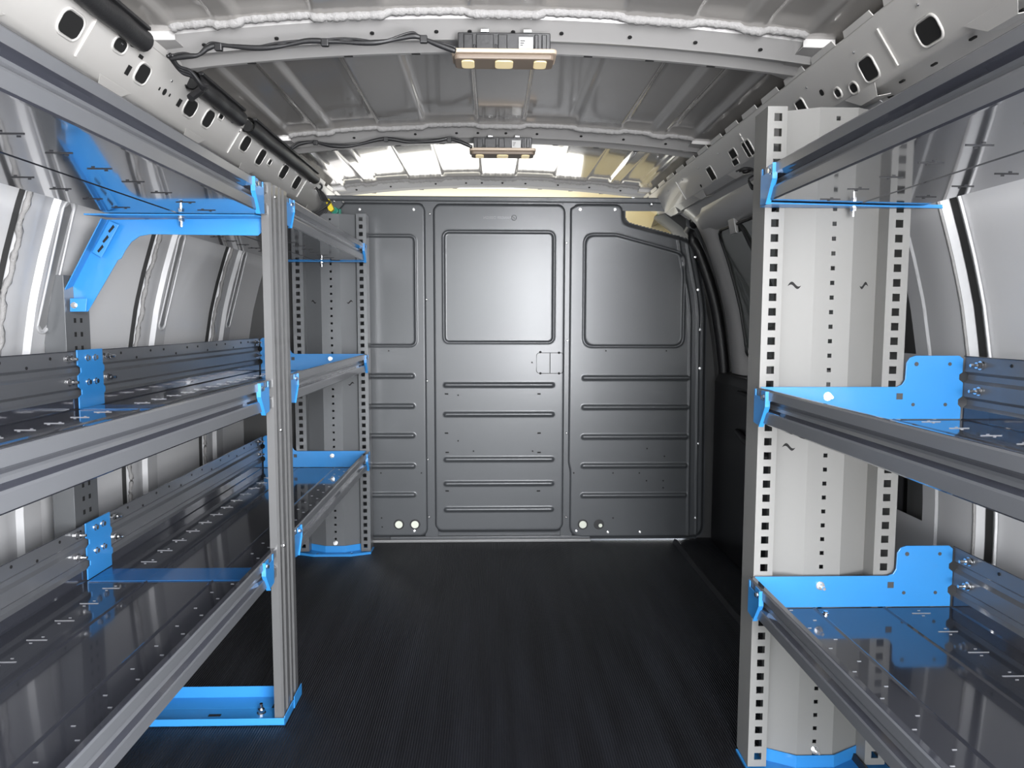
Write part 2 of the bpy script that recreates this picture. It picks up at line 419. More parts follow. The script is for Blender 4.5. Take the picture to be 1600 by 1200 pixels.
def solve_t(side, u, v):
    """pixel of the photograph -> (y, t) on the rail face"""
    d = R @ Vector((u-800, 600-v, -F)); o_ = Vector((0, 0, HC))
    p0 = Vector(rp(side, 0, 0)); n = Vector((side*nx, 0, nz))
    k = (p0-o_).dot(n)/d.dot(n); p = o_+d*k
    return p.y, (p.z-U[1])/(L[1]-U[1])
def H(side, u, v, ly, lt, r=None):
    y, t = solve_t(side, u, v); return (y, min(.9, max(.08, t)), ly, lt, r if r is not None else min(ly, .03)*.28)
HL = [H(-1, 110, 38, .052, .52, .012), H(-1, 187, 70, .036, .30, .010), H(-1, 199, 109, .014, .26, .001), H(-1, 222, 115, .040, .48, .010),
      H(-1, 219, 88, .016, .10, .001), H(-1, 256, 143, .014, .20, .006), H(-1, 248, 138, .006, .10, .002), H(-1, 264, 148, .006, .10, .002), H(-1, 279, 160, .016, .24, .001),
      H(-1, 297, 168, .050, .50, .012), H(-1, 325, 185, .044, .55, .012), H(-1, 345, 181, .022, .13, .002), H(-1, 383, 224, .050, .55, .012),
      H(-1, 407, 245, .046, .62, .010), H(-1, 421, 253, .022, .20, .002), H(-1, 443, 268, .055, .6, .012), H(-1, 463, 285, .06, .6, .012)]
HR = [H(1, 1452, 48, .050, .50, .010), H(1, 1358, 107, .042, .55, .008), H(1, 1335, 137, .022, .22, .009), H(1, 1310, 145, .018, .2, .008), H(1, 1285, 144, .015, .18, .007),
      H(1, 1254, 169, .034, .5, .004), H(1, 1170, 232, .050, .55, .004), H(1, 1146, 240, .045, .30, .003), H(1, 1150, 253, .040, .2, .003), H(1, 1112, 271, .045, .55, .004), H(1, 1096, 290, .014, .15, .004)]
rl = make_rail(-1, HL, 'pale silver roof side rail with dark rounded openings, behind the black tubes')
rr_ = make_rail(1, HR, 'silver roof side rail with square openings, above the sliding door opening')

# ------------------------------------------------------------------ roof bows
def bow(name, y0, y1, zb, label, wide=.665, holes=()):
    root = thing(name, label, 'roof bow')
    k_ = (y1-y0)/.15
    prof = [(y0+a*k_, h) for a, h in ((-.014, .026), (-.002, .024), (0, .019), (.050, .003), (.055, .0005), (.064, .002), (.078, .009), (.090, .009), (.116, .002), (.122, 0), (.134, .001), (.140, .005), (.150, .024), (.165, .027))]
    xs_ = [-wide+2*wide*i/40 for i in range(41)]
    mb = MB(); mb.grid([[(x, y, zb-.045*(x/.67)**2+h) for y, h in prof] for x in xs_])
    mb.build('bow_beam', M['bow'], root, smooth_angle=14, solid=.0015)
    hb = MB()
    for x in (-.56, -.42, -.235, -.11, -.045, .04, .135, .27, .40, .53):
        yy = y0+(y1-y0)*.22; hb.disc((x, yy, zb-.045*(x/.67)**2+.0085), (0, -.3, -1), .0042, 10, .003)
    for x in (-.50, -.30, -.16, .20, .33, .46):
        yy = y0+(y1-y0)*.86; n = len(hb.v)
        hb.box(x-.009, x+.009, yy-.003, yy+.003, zb-.045*(x/.67)**2-.0012, zb-.045*(x/.67)**2+.001)
    hb.build('hole_pattern', M['hole'], root)
    # sealer bead between roof skin and bow, stepping with the ribs
    path = []
    for i in range(261):
        x = -.60+1.2*i/260
        path.append((x, y0-.022, skin_z(x)-.004+.006*(1-rib(x))))
    mb = MB(); mb.tube(path, .009, 7, rfn=lambda i: 1+.12*math.sin(i*2.1)+.1*math.sin(i*.77)); mb.build('sealer_bead', M['seal'], root, smooth=True)
    for s in (-1, 1):
        mb = MB(); mb.grid([[(s*.655, y0-.02, zb-.035), (s*.655, y1+.03, zb-.035)], [(s*.600, y0-.004, zb-.028), (s*.600, y1+.004, zb-.028)]])
        mb.grid([[(s*.655, y0-.02, zb-.035), (s*.600, y0-.004, zb-.028)], [(s*.655, y0-.02, zb-.01), (s*.600, y0-.004, zb-.01)]])
        mb.build('end_gusset', M['bow'], root, solid=.002)
    adopt(root, (0, (y0+y1)/2, zb))
    return root
bow('roof_bow', 1.45, 1.60, 1.458, 'silver curved roof crossmember nearest the rear, carrying the larger-looking lamp')
bow('roof_bow', 2.245, 2.40, 1.464, 'silver curved roof crossmember in the middle of the roof, second from the rear')
bow('roof_bow', 3.05, 3.16, 1.462, 'silver roof header crossmember just above the partition, without a lamp')

# ------------------------------------------------------------------ dome lamps
def lamp(cx, cy, zt, label):
    root = thing('dome_lamp', label, 'lamp', 'interior dome lamps on the roof bows')
    W = .101
    mb = MB(); mb.box(cx-W+.012, cx+W-.012, cy-.018, cy+.03, zt-.034, zt)
    for a_, b__ in ((-.078, -.060), (-.054, -.020), (-.012, .006), (.058, .066), (.072, .082)):
        mb.box(cx+a_, cx+b__, cy-.0215, cy-.016, zt-.032, zt-.004)
    for a_ in (-.057, -.016, .056):
        mb.box(cx+a_-.0025, cx+a_+.0025, cy-.0195, cy-.016, zt-.030, zt-.022)
    mb.build('housing', M['black'], root, bevel=.003)
    pts = rrect(cx-W, cx+W, cy-.032, cy+.040, .010, 4)
    mb = MB(); mb.prism(pts, zt-.042, zt-.034, XY)
    bz = mb.build('bezel', M['beige'], root, bevel=.002)
    mb = MB(); mb.prism(rrect(cx-W+.005, cx+W-.005, cy-.027, cy+.034, .010, 4), zt-.052, zt-.042, XY); mb.build('face_plate', M['brown'], root, bevel=.003)
    for i, (dx_, w) in enumerate(((-.070, .0125), (0, .0175), (.070, .0125))):
        mb = MB();         mb.prism(rrect(cx+dx_-w, cx+dx_+w, cy-.019, cy+.022, .008, 4), zt-.0545, zt-.050, XY)
        mb.build('lens', M['lens'], root, bevel=.001)
    mb = MB(); mb.box(cx+.028, cx+.055, cy-.0235, cy-.0222, zt-.033, zt-.010); lb = mb.build('label_sticker', M['label'], root)
    mb = MB()
    for i in range(3): mb.box(cx+.031, cx+.040-.002*i, cy-.0240, cy-.0235, zt-.018-.004*i, zt-.0165-.004*i)
    mb.build('print_pattern', M['hole'], lb)
    for s in (-.037, .045):
        mb = MB(); mb.box(cx+s-.008, cx+s+.008, cy-.02, cy-.012, zt, zt+.006); mb.build('clip', M['zinc'], root, bevel=.001)
    adopt(root, (cx, cy, zt))
lamp(.022, 1.470, 1.452, 'three-lens dome lamp with beige bezel on the crossmember nearest the rear')
lamp(.030, 2.290, 1.457, 'three-lens dome lamp with dark bezel on the middle crossmember, looking smaller')

# wiring along bows
def pxz(u, v, z):
    d = R @ Vector((u-800, 600-v, -F)); k = (z-HC)/d.z; return Vector((0, 0, HC))+d*k
def pxy(u, v, y):
    d = R @ Vector((u-800, 600-v, -F)); k = y/d.y; return Vector((0, 0, HC))+d*k
def smooth_path(P, n=6):
    out = []
    for i in range(len(P)-1):
        p0 = P[max(i-1, 0)]; p1 = P[i]; p2 = P[i+1]; p3 = P[min(i+2, len(P)-1)]
        for k in range(n):
            t = k/n
            out.append(.5*((2*p1)+(-p0+p2)*t+(2*p0-5*p1+4*p2-p3)*t*t+(-p0+3*p1-3*p2+p3)*t**3))
    out.append(P[-1]); return out
def harness(px, y, label, ties, r):
    root = thing('wiring_harness', label, 'cable')
    P = smooth_path([pxy(u, v, y) for u, v in px], 8)
    mb = MB(); mb.tube(P, r, 8, rfn=lambda i: .75+.45*abs(math.sin(i*.19))); mb.build('cable_loom', M['black'], root, smooth=True)
    mb = MB(); mb.tube([p+Vector((0, -.002, .003+.003*math.sin(i*.3))) for i, p in enumerate(P)], r*.45, 6); mb.build('wire', M['black'], root, smooth=True)
    for u, v in ties:
        p = pxy(u, v, y); mb = MB(); mb.box(p.x-.007, p.x+.007, p.y-.006, p.y+.004, p.z-.007, p.z+.007); mb.build('cable_clip', M['black'], root, bevel=.002)
    adopt(root, tuple(P[0]))
harness([(266, 92), (290, 88), (310, 86), (325, 75), (345, 71), (400, 75), (440, 72), (480, 64), (520, 65), (570, 67), (600, 65), (640, 57), (655, 58), (680, 68), (712, 80)], 1.405,
        'black taped wiring loom running along the crossmember nearest the rear', [(342, 74), (508, 67), (662, 62)], .0045)
harness([(455, 233), (468, 225), (490, 222), (520, 228), (550, 228), (600, 217), (640, 222), (680, 220), (700, 217), (720, 222), (738, 230)], 2.235,
        'black taped wiring loom running along the middle crossmember', [(493, 223), (603, 218), (702, 219)], .0048)
# loom dropping from the bow to the rail, and the corner bundle
root = thing('wiring_harness', 'tangle of black wires at the front left roof corner above the tall perforated upright', 'cable')
for j in range(5):
    a = [(470+j*3, 285), (488+j*2, 291+j), (503, 300+3*j), (512+j, 316), (510-j*3, 330), (498-j*4, 340)]
    P = smooth_path([pxy(u, v, 2.80-.01*j) for u, v in a], 6)
    mb = MB(); mb.tube(P, .0035, 6); mb.build('wire', M['black'], root, smooth=True)
for u, v in ((487, 296), (498, 292), (478, 290)):
    p = pxy(u, v, 2.78); mb = MB(); mb.tube([p+Vector((.012*math.cos(a), .005*math.sin(2*a), .012*math.sin(a))) for a in [i*.5 for i in range(14)]], .004, 6); mb.build('wire', M['black'], root, smooth=True)
adopt(root, tuple(pxy(490, 300, 2.8)))
p = pxy(516, 321, 2.79)
mb = MB(); mb.prism([(p.x-.017, p.z+.020), (p.x-.003, p.z+.024), (p.x+.015, p.z-.014), (p.x+.004, p.z-.024), (p.x-.006, p.z-.018)], 2.78, 2.80, XZ)
o = mb.build('plug', M['yellow'], root, bevel=.002); o['label'] = 'yellow plug'
p = pxy(524, 329, 2.88)
mb = MB(); mb.tube([(p.x, 2.86, p.z-.003), (p.x+.004, 2.90, p.z-.003)], .014, 10); mb.box(p.x-.012, p.x+.02, 2.88, 2.90, p.z-.012, p.z+.006)
o = mb.build('plug', M['green'], root, bevel=.001); o['label'] = 'green plug'
adopt(root, tuple(pxy(490, 300, 2.8)))
root = thing('wiring_harness', 'black wire loop hanging from the left rail beside the first tube end', 'cable')
P = smooth_path([pxy(u, v, 1.40+.015*i) for i, (u, v) in enumerate([(262, 88), (270, 98), (285, 110), (300, 122), (312, 132), (318, 138)])], 6)
for k in range(3):
    mb = MB(); mb.tube([q+Vector((.004*k, 0, .004*math.sin(i*.4+k))) for i, q in enumerate(P)], .0035, 6); mb.build('wire', M['black'], root, smooth=True)
q = pxy(303, 142, 1.55); mb = MB(); mb.tube([q+Vector((0, -.02, -.02)), q+Vector((.012, 0, 0)), q+Vector((.02, .01, .014))], .008, 8); mb.build('wire_plug', M['black'], root)
adopt(root, tuple(P[0]))
root = thing('wiring_harness', 'coil of black wires under the right roof rail beside the tall grey upright', 'cable')
for j in range(3):
    P = smooth_path([pxy(u, v, 1.90+.02*j) for u, v in [(1150+j*5, 268), (1165, 262+j*4), (1178, 266), (1184, 280+j*3), (1176, 296-j*3), (1170, 280), (1182, 272)]], 6)
    mb = MB(); mb.tube(P, .0025, 6); mb.build('wire', M['black'], root, smooth=True)
adopt(root, tuple(pxy(1170, 275, 1.92)))

# black tubes over the left rail
def tube_thing(y0, y1, label):
    root = thing('padded_tube', label, 'tube', 'black tubes along the left roof rail')
    mb = MB(); n = 24
    mb.tube([(-.632+.001*math.sin(i*.8), y0+(y1-y0)*i/n, 1.404) for i in range(n+1)], .0185, 16, cap=False)
    mb.build('tube_cover', M['foam'], root, smooth=True, solid=.002)
    mb = MB(); mb.tube([(-.640, y0+.01, 1.404), (-.640, y0+.012, 1.404)], .0165, 12)
    mb.tube([(-.640, y1-.012, 1.404), (-.640, y1-.01, 1.404)], .0165, 12); mb.build('tube_end', M['hole'], root)
    mb = MB(); mb.box(-.622, -.612, y0+.01, y1-.01, 1.418, 1.424); mb.build('seam_ridge', M['foam'], root, bevel=.001)
    adopt(root, (-.632, y0, 1.386))
tube_thing(1.03, 1.385, 'black padded tube on the left roof rail, nearest of three, before the first crossmember')
tube_thing(1.60, 1.89, 'short black padded tube on the left roof rail between the other two tubes')
tube_thing(1.95, 2.66, 'long black padded tube on the left roof rail, farthest toward the partition')

# ------------------------------------------------------------------ partition
PY = 2.937
def smin(a, b, k=.02):
    h = max(0, min(1, .5+.5*(b-a)/k)); return b+(a-b)*h-k*h*(1-h)
def smax(a, b, k=.02): return -smin(-a, -b, k)
def d_rr(x, z, x0, x1, z0, z1, r):
    """positive inside"""
    cx, cz = (x0+x1)/2, (z0+z1)/2; qx = abs(x-cx)-(x1-x0)/2+r; qz = abs(z-cz)-(z1-z0)/2+r
    return -(math.hypot(max(qx, 0), max(qz, 0))+min(max(qx, qz), 0)-r)
def ribs_h(x, z, ribs):
    h = 0
    for (x0, x1, zc, w) in ribs:
        if abs(z-zc) > .03: continue
        d = d_rr(x, z, x0, x1, zc-w, zc+w, w); h = max(h, .0075*sm(-.003, .006, d))
    return h
def press(name, x0, x1, z0, z1, hfn, mtl, parent, step=.0036):
    nx_ = int((x1-x0)/step)+1; nz_ = int((z1-z0)/step)+1
    rows = []
    for i in range(nz_+1):
        z = z0+(z1-z0)*i/nz_
        rows.append([(x0+(x1-x0)*j/nx_, PY-hfn(x0+(x1-x0)*j/nx_, z), z) for j in range(nx_+1)])
    mb = MB(); mb.grid(rows); return mb.build(name, mtl, parent, smooth=True)
def holes_part(parent, pts, r=.0032, y=None, name='hole_pattern'):
    mb = MB()
    for (x, z) in pts: mb.disc((x, (y or PY-.0125), z), (0, -1, 0), r, 10, .0012)
    mb.build(name, M['hole'], parent)
def P2(u, v): q = pxy(u, v, PY); return (q.x, q.z)

# centre panel
pc = thing('partition_panel', 'wide centre steel partition panel with raised frame, five ribs and embossed maker mark', 'partition')
W0 = (-.195, .243, .815, 1.252)
ribsC = [(-.197, .247, z, .0085) for z in (.645, .526, .342, .242, .135)]
def hC(x, z):
    d = d_rr(x, z, -.240, .292, .040, 1.364, .035)
    h = -.006+.018*sm(-.004, .010, d)
    h -= .005*sm(.014, .020, d)*(1-sm(.020, .026, d))*0
    dw = d_rr(x, z, *W0, .022); h += .004*sm(-.006, 0, dw)*(1-sm(.0, .006, dw)) - .004*sm(0, .008, dw)
    return h+ribs_h(x, z, ribsC)
press('panel_skin', -.262, .312, .012, 1.378, hC, M['part'], pc)
holes_part(pc, [P2(u, v) for u, v in ((716, 617), (760, 647), (801, 647), (852, 647), (716, 688), (740, 704), (832, 704), (760, 718), (852, 718), (760, 795), (801, 795), (852, 795), (831, 566))])
mb = MB()
for u, v in ((698, 615), (842, 615), (698, 676), (842, 676), (699, 706), (842, 706), (699, 766), (841, 766)):
    x, z = P2(u, v); mb.box(x-.007, x+.007, PY-.0135, PY-.0115, z-.0028, z+.0028)
mb.build('hole_pattern', M['hole'], pc)
# latch outline
mb = MB(); x0, z1 = P2(838, 551); x1, z0 = P2(880, 583)
ring = [(x, PY-.0122, z) for x, z in rrect(x0, x1, z0, z1, .012, 4)]
mb.tube(ring+[ring[0]], .0011, 5, cap=False); mb.tube([((x0+x1)/2, PY-.0122, z0), ((x0+x1)/2, PY-.0122, z1)], .0016, 5); mb.build('latch_outline', M['hole'], pc)
holes_part(pc, [P2(844, 550), P2(873, 551), P2(844, 583), P2(873, 583)], .005)
# embossed mirrored maker mark
def text_mesh(s, size, cx, cz, y, parent, material, mirror=True, depth=.0012):
    cu = bpy.data.curves.new('t', 'FONT'); cu.body = s; cu.size = size; cu.align_x = 'CENTER'; cu.align_y = 'CENTER'; cu.extrude = depth
    ob = bpy.data.objects.new('t', cu); COL.objects.link(ob)
    dg = bpy.context.evaluated_depsgraph_get(); me = bpy.data.meshes.new_from_object(ob.evaluated_get(dg))
    bpy.data.objects.remove(ob)
    for v in me.vertices:
        x, yy, z = v.co; v.co = ((-x if mirror else x)+cx, y-z, yy+cz)
    o = bpy.data.objects.new('maker_mark', me); COL.objects.link(o); me.materials.clear(); me.materials.append(material); o.parent = parent
    return o
xa, za = P2(777, 341)
text_mesh('RANGER DESIGN', .0145, xa, za, PY-.0128, pc, M['panel'], depth=.0012)
xa, za = P2(803, 341); ring = [(xa+.010*math.cos(a*math.pi/8), PY-.013, za+.010*math.sin(a*math.pi/8)) for a in range(17)]
mb = MB(); mb.tube(ring, .0014, 6, cap=False); mb.tube([(xa-.005, PY-.013, za+.003), (xa, PY-.013, za), (xa+.005, PY-.013, za-.003)], .0012, 6); mb.build('maker_emblem', M['panel'], pc)
adopt(pc, (.026, PY, 0))

# left panel
pl = thing('partition_panel', 'steel partition panel beside the tall perforated upright, partly hidden by the left shelves', 'partition')
ribsL = [(-.60, -.314, z, .0085) for z in (.681, .560, .440, .316, .197)]
def hL(x, z):
    d = d_rr(x, z, -.66, -.262, .020, 1.366, .035); cut = ((x+.57)*.75 - (z-1.366)*.66)  # sloping upper corner
    d = min(d, cut+.01)
    h = -.006+.018*sm(-.004, .010, d)
    dw = d_rr(x, z, -.62, -.306, .802, 1.235, .022); h += .004*sm(-.006, 0, dw)*(1-sm(.0, .006, dw)) - .004*sm(0, .008, dw)
    return h+ribs_h(x, z, ribsL)
press('panel_skin', -.70, -.250, .006, 1.375, hL, M['part'], pl)
holes_part(pl, [P2(u, v) for u, v in ((608, 548), (608, 589), (596, 738), (659, 738), (597, 808), (598, 822))])
for u, v in ((624, 818), (649, 818)):
    x, z = P2(u, v); mb = MB(); mb.disc((x, PY-.0125, z), (0, -1, 0), .021, 20, .002); q = mb.build('plug_ring', M['black'], pl, bevel=.001)
    mb = MB(); mb.tube([(x, PY-.0145, z), (x, PY-.018, z)], .0155, 20); mb.build('plug', M['cap'], pl, bevel=.002)
adopt(pl, (-.46, PY, 0))

# right panel
pr_ = thing('partition_panel', 'steel partition panel with sloping top corner beside the sliding door', 'partition')
ribsR = [(.360, .795, z, .0085) for z in (.673, .554, .433, .314, .191)]
def dR(x, z):
    a = d_rr(x, z, .310, .520, .3, 1.366, .035)
    # main body: left x>.31, below the slope line, right edge slanting
    s1 = (1.288-(z)) - (x-.53)*.255
    rx = .868-.055*sm(.9, 1.3, z)-.012*z
    b_ = smin(smin(min(x-.310, s1), rx-x, .05), z-.012, .05)
    return smax(a, b_, .03)
def hR(x, z):
    d = dR(x, z)
    h = -.006+.018*sm(-.004, .010, d)
    if x > .70 and z < 1.24: 
        e = .868-.055*sm(.9, 1.3, z)-.012*z - x
        h += .005*sm(.026, .030, e)*(1-sm(.032, .036, e)) - .006*sm(.036, .040, e)*(1-sm(.056, .060, e))*0 + .004*sm(.058, .062, e)*(1-sm(.066, .070, e))
    s2 = (1.243-z) - max(0, x-.49)*.265
    dw = smin(smin(s2, z-.800, .03), smin(x-.364, .766-x, .03), .04); h += .004*sm(-.006, 0, dw)*(1-sm(.0, .006, dw)) - .004*sm(0, .008, dw)
    return h+ribs_h(x, z, ribsR)
# mesh only where the sheet exists
def press_masked(name, x0, x1, z0, z1, hfn, dfn, mtl, parent, step=.0036):
    nx_ = int((x1-x0)/step)+1; nz_ = int((z1-z0)/step)+1
    rows = []; D = []
    for i in range(nz_+1):
        z = z0+(z1-z0)*i/nz_; r_ = []; dd = []
        for j in range(nx_+1):
            x = x0+(x1-x0)*j/nx_; d = dfn(x, z); dd.append(d)
            r_.append((x, PY-hfn(x, z), z))
        rows.append(r_); D.append(dd)
    mb = MB(); mb.grid(rows, skip=lambda i, j: max(D[i][j], D[i+1][j], D[i][j+1], D[i+1][j+1]) < -.007)
    return mb.build(name, mtl, parent, smooth=True)
press_masked('panel_skin', .300, .885, .0, 1.376, hR, dR, M['part'], pr_)
holes_part(pr_, [P2(u, v) for u, v in ((946, 548), (1040, 548), (944, 591), (976, 591), (1007, 591), (1040, 591), (957, 738), (998, 738), (1010, 700), (1037, 712), (942, 773), (973, 773), (1004, 773), (1036, 773), (1035, 750), (1035, 761), (1009, 750), (896, 738), (957, 808))])
for i, (u, v) in enumerate(((910, 818), (935, 818))):
    x, z = P2(u, v); mb = MB(); mb.disc((x, PY-.0125, z), (0, -1, 0), .021, 20, .002); mb.build('plug_ring', M['black'], pr_, bevel=.001)
    mb = MB(); mb.tube([(x+(.006 if i else 0), PY-.0145, z-(.004 if i else 0)), (x+(.006 if i else 0), PY-.018, z-(.004 if i else 0))], .0155 if not i else .008, 20); mb.build('plug', M['cap'], pr_, bevel=.002)
for u, v in ((1085, 402), (1089, 453), (1092, 515), (1092, 575), (1089, 692), (1085, 808), (906, 328), (960, 328), (949, 830), (999, 830), (900, 828)):
    x, z = P2(u, v); bolt(pr_, (x, PY-.013, z), (0, -1, 0), 'nut', .62)
adopt(pr_, (.59, PY, 0))
for u, v in ((563, 328), (647, 328), (648, 828)):
    x, z = P2(u, v); o = bolt(pl, (x, PY-.013, z), (0, -1, 0), 'nut', .62); o.matrix_parent_inverse = Matrix.Translation((.46, -PY, 0))
for u, v in ((672, 335), (667, 468), (668, 595), (669, 717), (671, 807), (885, 380), (886, 532), (885, 676), (884, 807)):
    x, z = P2(u, v); o = bolt(pc, (x, PY-.008, z), (0, -1, 0), 'screw', .75); o.matrix_parent_inverse = Matrix.Translation((-.026, -PY, 0))
# joining frame behind the panels
fr = thing('partition_frame', 'flat grey steel frame strips joining the three partition panels', 'frame')
mb = MB(); mb.box(-.275, -.225, PY-.004, PY+.004, .01, 1.372); mb.box(.278, .325, PY-.004, PY+.004, .01, 1.372); mb.build('joint_strip', M['part'], fr)
mb = MB(); mb.prism([(-.70, 1.30), (-.70, 1.380), (.70, 1.380), (.70, 1.336), (.515, 1.345), (.50, 1.30)], PY+.0005, PY+.004, XZ)
mb.build('back_plate', M['part'], fr)
mb = MB(); mb.prism([(-.66, 1.372), (.72, 1.366), (.72, 1.388), (-.66, 1.390)], PY-.016, PY+.010, XZ); tr = mb.build('top_rail', M['part'], fr, bevel=.004)
mb = MB(); mb.box(.515, .70, PY-.004, PY+.004, 1.338, 1.372); mb.build('top_tongue', M['part'], fr)
for u, v in ((1017, 320), (1039, 320)):
    x, z = P2(u, v); bolt(fr, (x, PY-.008, z), (0, -1, 0), 'screw', 1.3)
for u, v in ((524, 316), (538, 317)):
    x, z = P2(u, v); bolt(fr, (x, PY-.018, z), (0, -1, 0), 'screw', .9)
mb = MB(); mb.box(-.42, .40, PY-.010, PY+.004, .0, .022); mb.build('bottom_rail', M['part'], fr, bevel=.003)
mb = MB(); mb.prism([(-1.03, 0), (-.64, 0), (-.64, 1.28), (-.70, 1.375), (-.80, 1.40), (-1.0, 1.2)], PY+.006, PY+.010, XZ); mb.prism([(.80, 0), (1.03, 0), (1.03, .9), (.95, 1.30), (.80, 1.30)], PY+.03, PY+.034, XZ); mb.build('light_block_infill', M['dark'], fr)  # dark plates added to block light leaking in from the cab
adopt(fr, (0, PY, 0))
# angle bracket tying the right panel to the rail
mb = MB(); q = P2(1082, 345)
pts = [P2(1069, 336), P2(1084, 332), P2(1088, 350), P2(1092, 372), P2(1100, 400), P2(1090, 378), P2(1083, 362), P2(1069, 355)]
mb.prism(pts, PY-.03, PY-.026, XZ); o = mb.build('partition_bracket', M['part'], bevel=.001)
tag(o, 'small grey bent bracket at the upper end of the sloping partition panel', 'bracket')
bolt(o, (q[0]-.005, PY-.03, q[1]+.008), (0, -1, 0), 'head', .9)

# ------------------------------------------------------------------ cab seen over the partition
mb = MB(); mb.grid([[(x, y, z) for x in (-.75, -.4, 0, .4, .66)] for y, z in ((3.16, 1.462), (3.5, 1.487), (4.05, 1.470))])
o = mb.build('ceiling_cab', M['cream'], smooth=True); struct(o)
mb = MB()
mb.grid([[(-.78, y, 1.0), (-.80, y, 1.2), (-.76, y, 1.36), (-.66, y, 1.47)] for y in (3.0, 3.4)])
mb.grid([[(.86, y, .9), (.86, y, 1.2), (.80, y, 1.36), (.66, y, 1.47)] for y in (3.12, 3.5)])
mb.grid([[(.40, 3.48, 1.18), (.66, 3.40, 1.18), (.86, 3.30, 1.18)], [(.40, 3.50, 1.30), (.68, 3.42, 1.32), (.86, 3.30, 1.33)], [(.40, 3.55, 1.47), (.68, 3.50, 1.47), (.86, 3.4, 1.42)]])
o = mb.build('wall_cab', M['cream'], smooth=True); struct(o)
mb = MB(); mb.grid([[(-.99, 3.02, -.03), (.99, 3.02, -.03)], [(-.99, 4.6, -.03), (.99, 4.6, -.03)], [(-.99, 4.7, .85), (.99, 4.7, .85)]]); o = mb.build('floor_cab', M['dark']); struct(o)
mb = MB(); mb.grid([[(-.95, 4.7, .85), (0, 4.75, .85), (.95, 4.7, .85)], [(-.72, 4.05, 1.47), (0, 4.1, 1.47), (.72, 4.05, 1.47)]])
gm = bpy.data.materials.new('windscreen_glass'); gm.use_nodes = True; g = gm.node_tree.nodes['Principled BSDF']
g.inputs['Transmission Weight'].default_value = 1; g.inputs['Roughness'].default_value = 0; g.inputs['IOR'].default_value = 1.01
o = mb.build('window_1', gm); struct(o)
# small belt guide and green lamp plug in the right corner gap
root = thing('grab_handle', 'green and black fitting in the gap above the sloping partition panel', 'fitting')
p = pxy(1035, 332, 3.1); mb = MB(); mb.tube([p+Vector((-.02, -.01, 0)), p+Vector((.012, -.01, -.004))], .020, 14); mb.build('green_cap', M['green'], root, bevel=.003)
mb = MB(); mb.tube([p+Vector((.0, 0, -.012)), p+Vector((.04, .0, -.02)), p+Vector((.10, .0, -.05))], .012, 8); mb.build('black_arm', M['black'], root, smooth=True)
adopt(root, tuple(p))

# ------------------------------------------------------------------ shelving
def tray(root, side, x0, x1, ya, yb, z, slot_mat, back=True, name='shelf', top=False):
    """sheet-steel tray: aisle lip with a groove, creased floor, tall grooved back"""
    w = x1-x0
    lip = [(.012, .060), (.011, .0625), (.002, .0635), (0, .061), (0, .046), (.004, .043), (.010, .037), (.011, .033), (.008, .028), (.001, .023), (0, .020), (0, .002), (.002, 0)]
    fl = [(.006, 0)]
    for c in ([.13, .27] if not top else [.175]):
        fl += [(c-.004, 0), (c, .0022), (c+.004, 0)]
    fl += [(w-.004, 0)]
    bk = [(w, .003), (w, .024), (w+.007, .030), (w+.007, .040), (w, .046), (w, .072), (w+.007, .078), (w+.007, .088), (w, .094), (w, .122), (w-.004, .1235)] if back else [(w, .010)]
    prof = lip+fl+bk
    n = max(2, int((yb-ya)/.4)+1)
    mb = MB(); mb.grid([[(side*(x0+u), ya+(yb-ya)*i/(n-1), z+h) for u, h in prof] for i in range(n)])
    sh = mb.build(name, M['tray'], root, solid=.0014)
    # lips read as satin paint
    mb = MB(); mb.grid([[(side*(x0+u-.0009), ya+(yb-ya)*i/(n-1), z+h) for u, h in lip] for i in range(n)]); mb.build('front_lip', M['grey'], sh)
    if back:
        mb = MB(); mb.grid([[(side*(x0+u-.0011), ya+(yb-ya)*i/(n-1), z+h) for u, h in bk[1:]] for i in range(n)]); mb.build('back_lip', M['grey'], sh)
    # lanced slots
    sb = MB(); yy = ya+.055
    while yy < yb-.03:
        for xo, l in ((.325, .036),) if not top else ((.10, .036), (.255, .036)):
            yo = yy+(.03 if xo < .2 else 0)
            for zo in ((.0008, .0018) if not top else (-.0018, -.0008),):
                sb.box(side*(x0+xo)-l/2, side*(x0+xo)+l/2, yo, yo+.0016, z+zo[0], z+zo[1])
                for du, dv in ((.003, .013), (-.003, -.012)):
                    sb.box(side*(x0+xo)+du-.0025, side*(x0+xo)+du+.0025, yo+dv, yo+dv+.0013, z+zo[0], z+zo[1])
        if not top:
            for xo, dv in ((.080, .02), (.105, .055)):
                sb.box(side*(x0+xo)-.0032, side*(x0+xo)+.0032, yy+dv, yy+dv+.0016, z+.0008, z+.0018)
        yy += .0833 if not top else .10
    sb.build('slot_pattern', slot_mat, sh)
    if back:
        hb = MB(); yy = ya+.05; k = 0
        while yy < yb-.03:
            xx = side*(x1-.0016); hb.disc((xx, yy, z+.112-(.014 if k % 3 == 2 else 0)), (-side, 0, 0), .0032, 8, .0012); yy += .075; k += 1
        hb.build('hole_pattern', M['hole'], sh)
    return sh

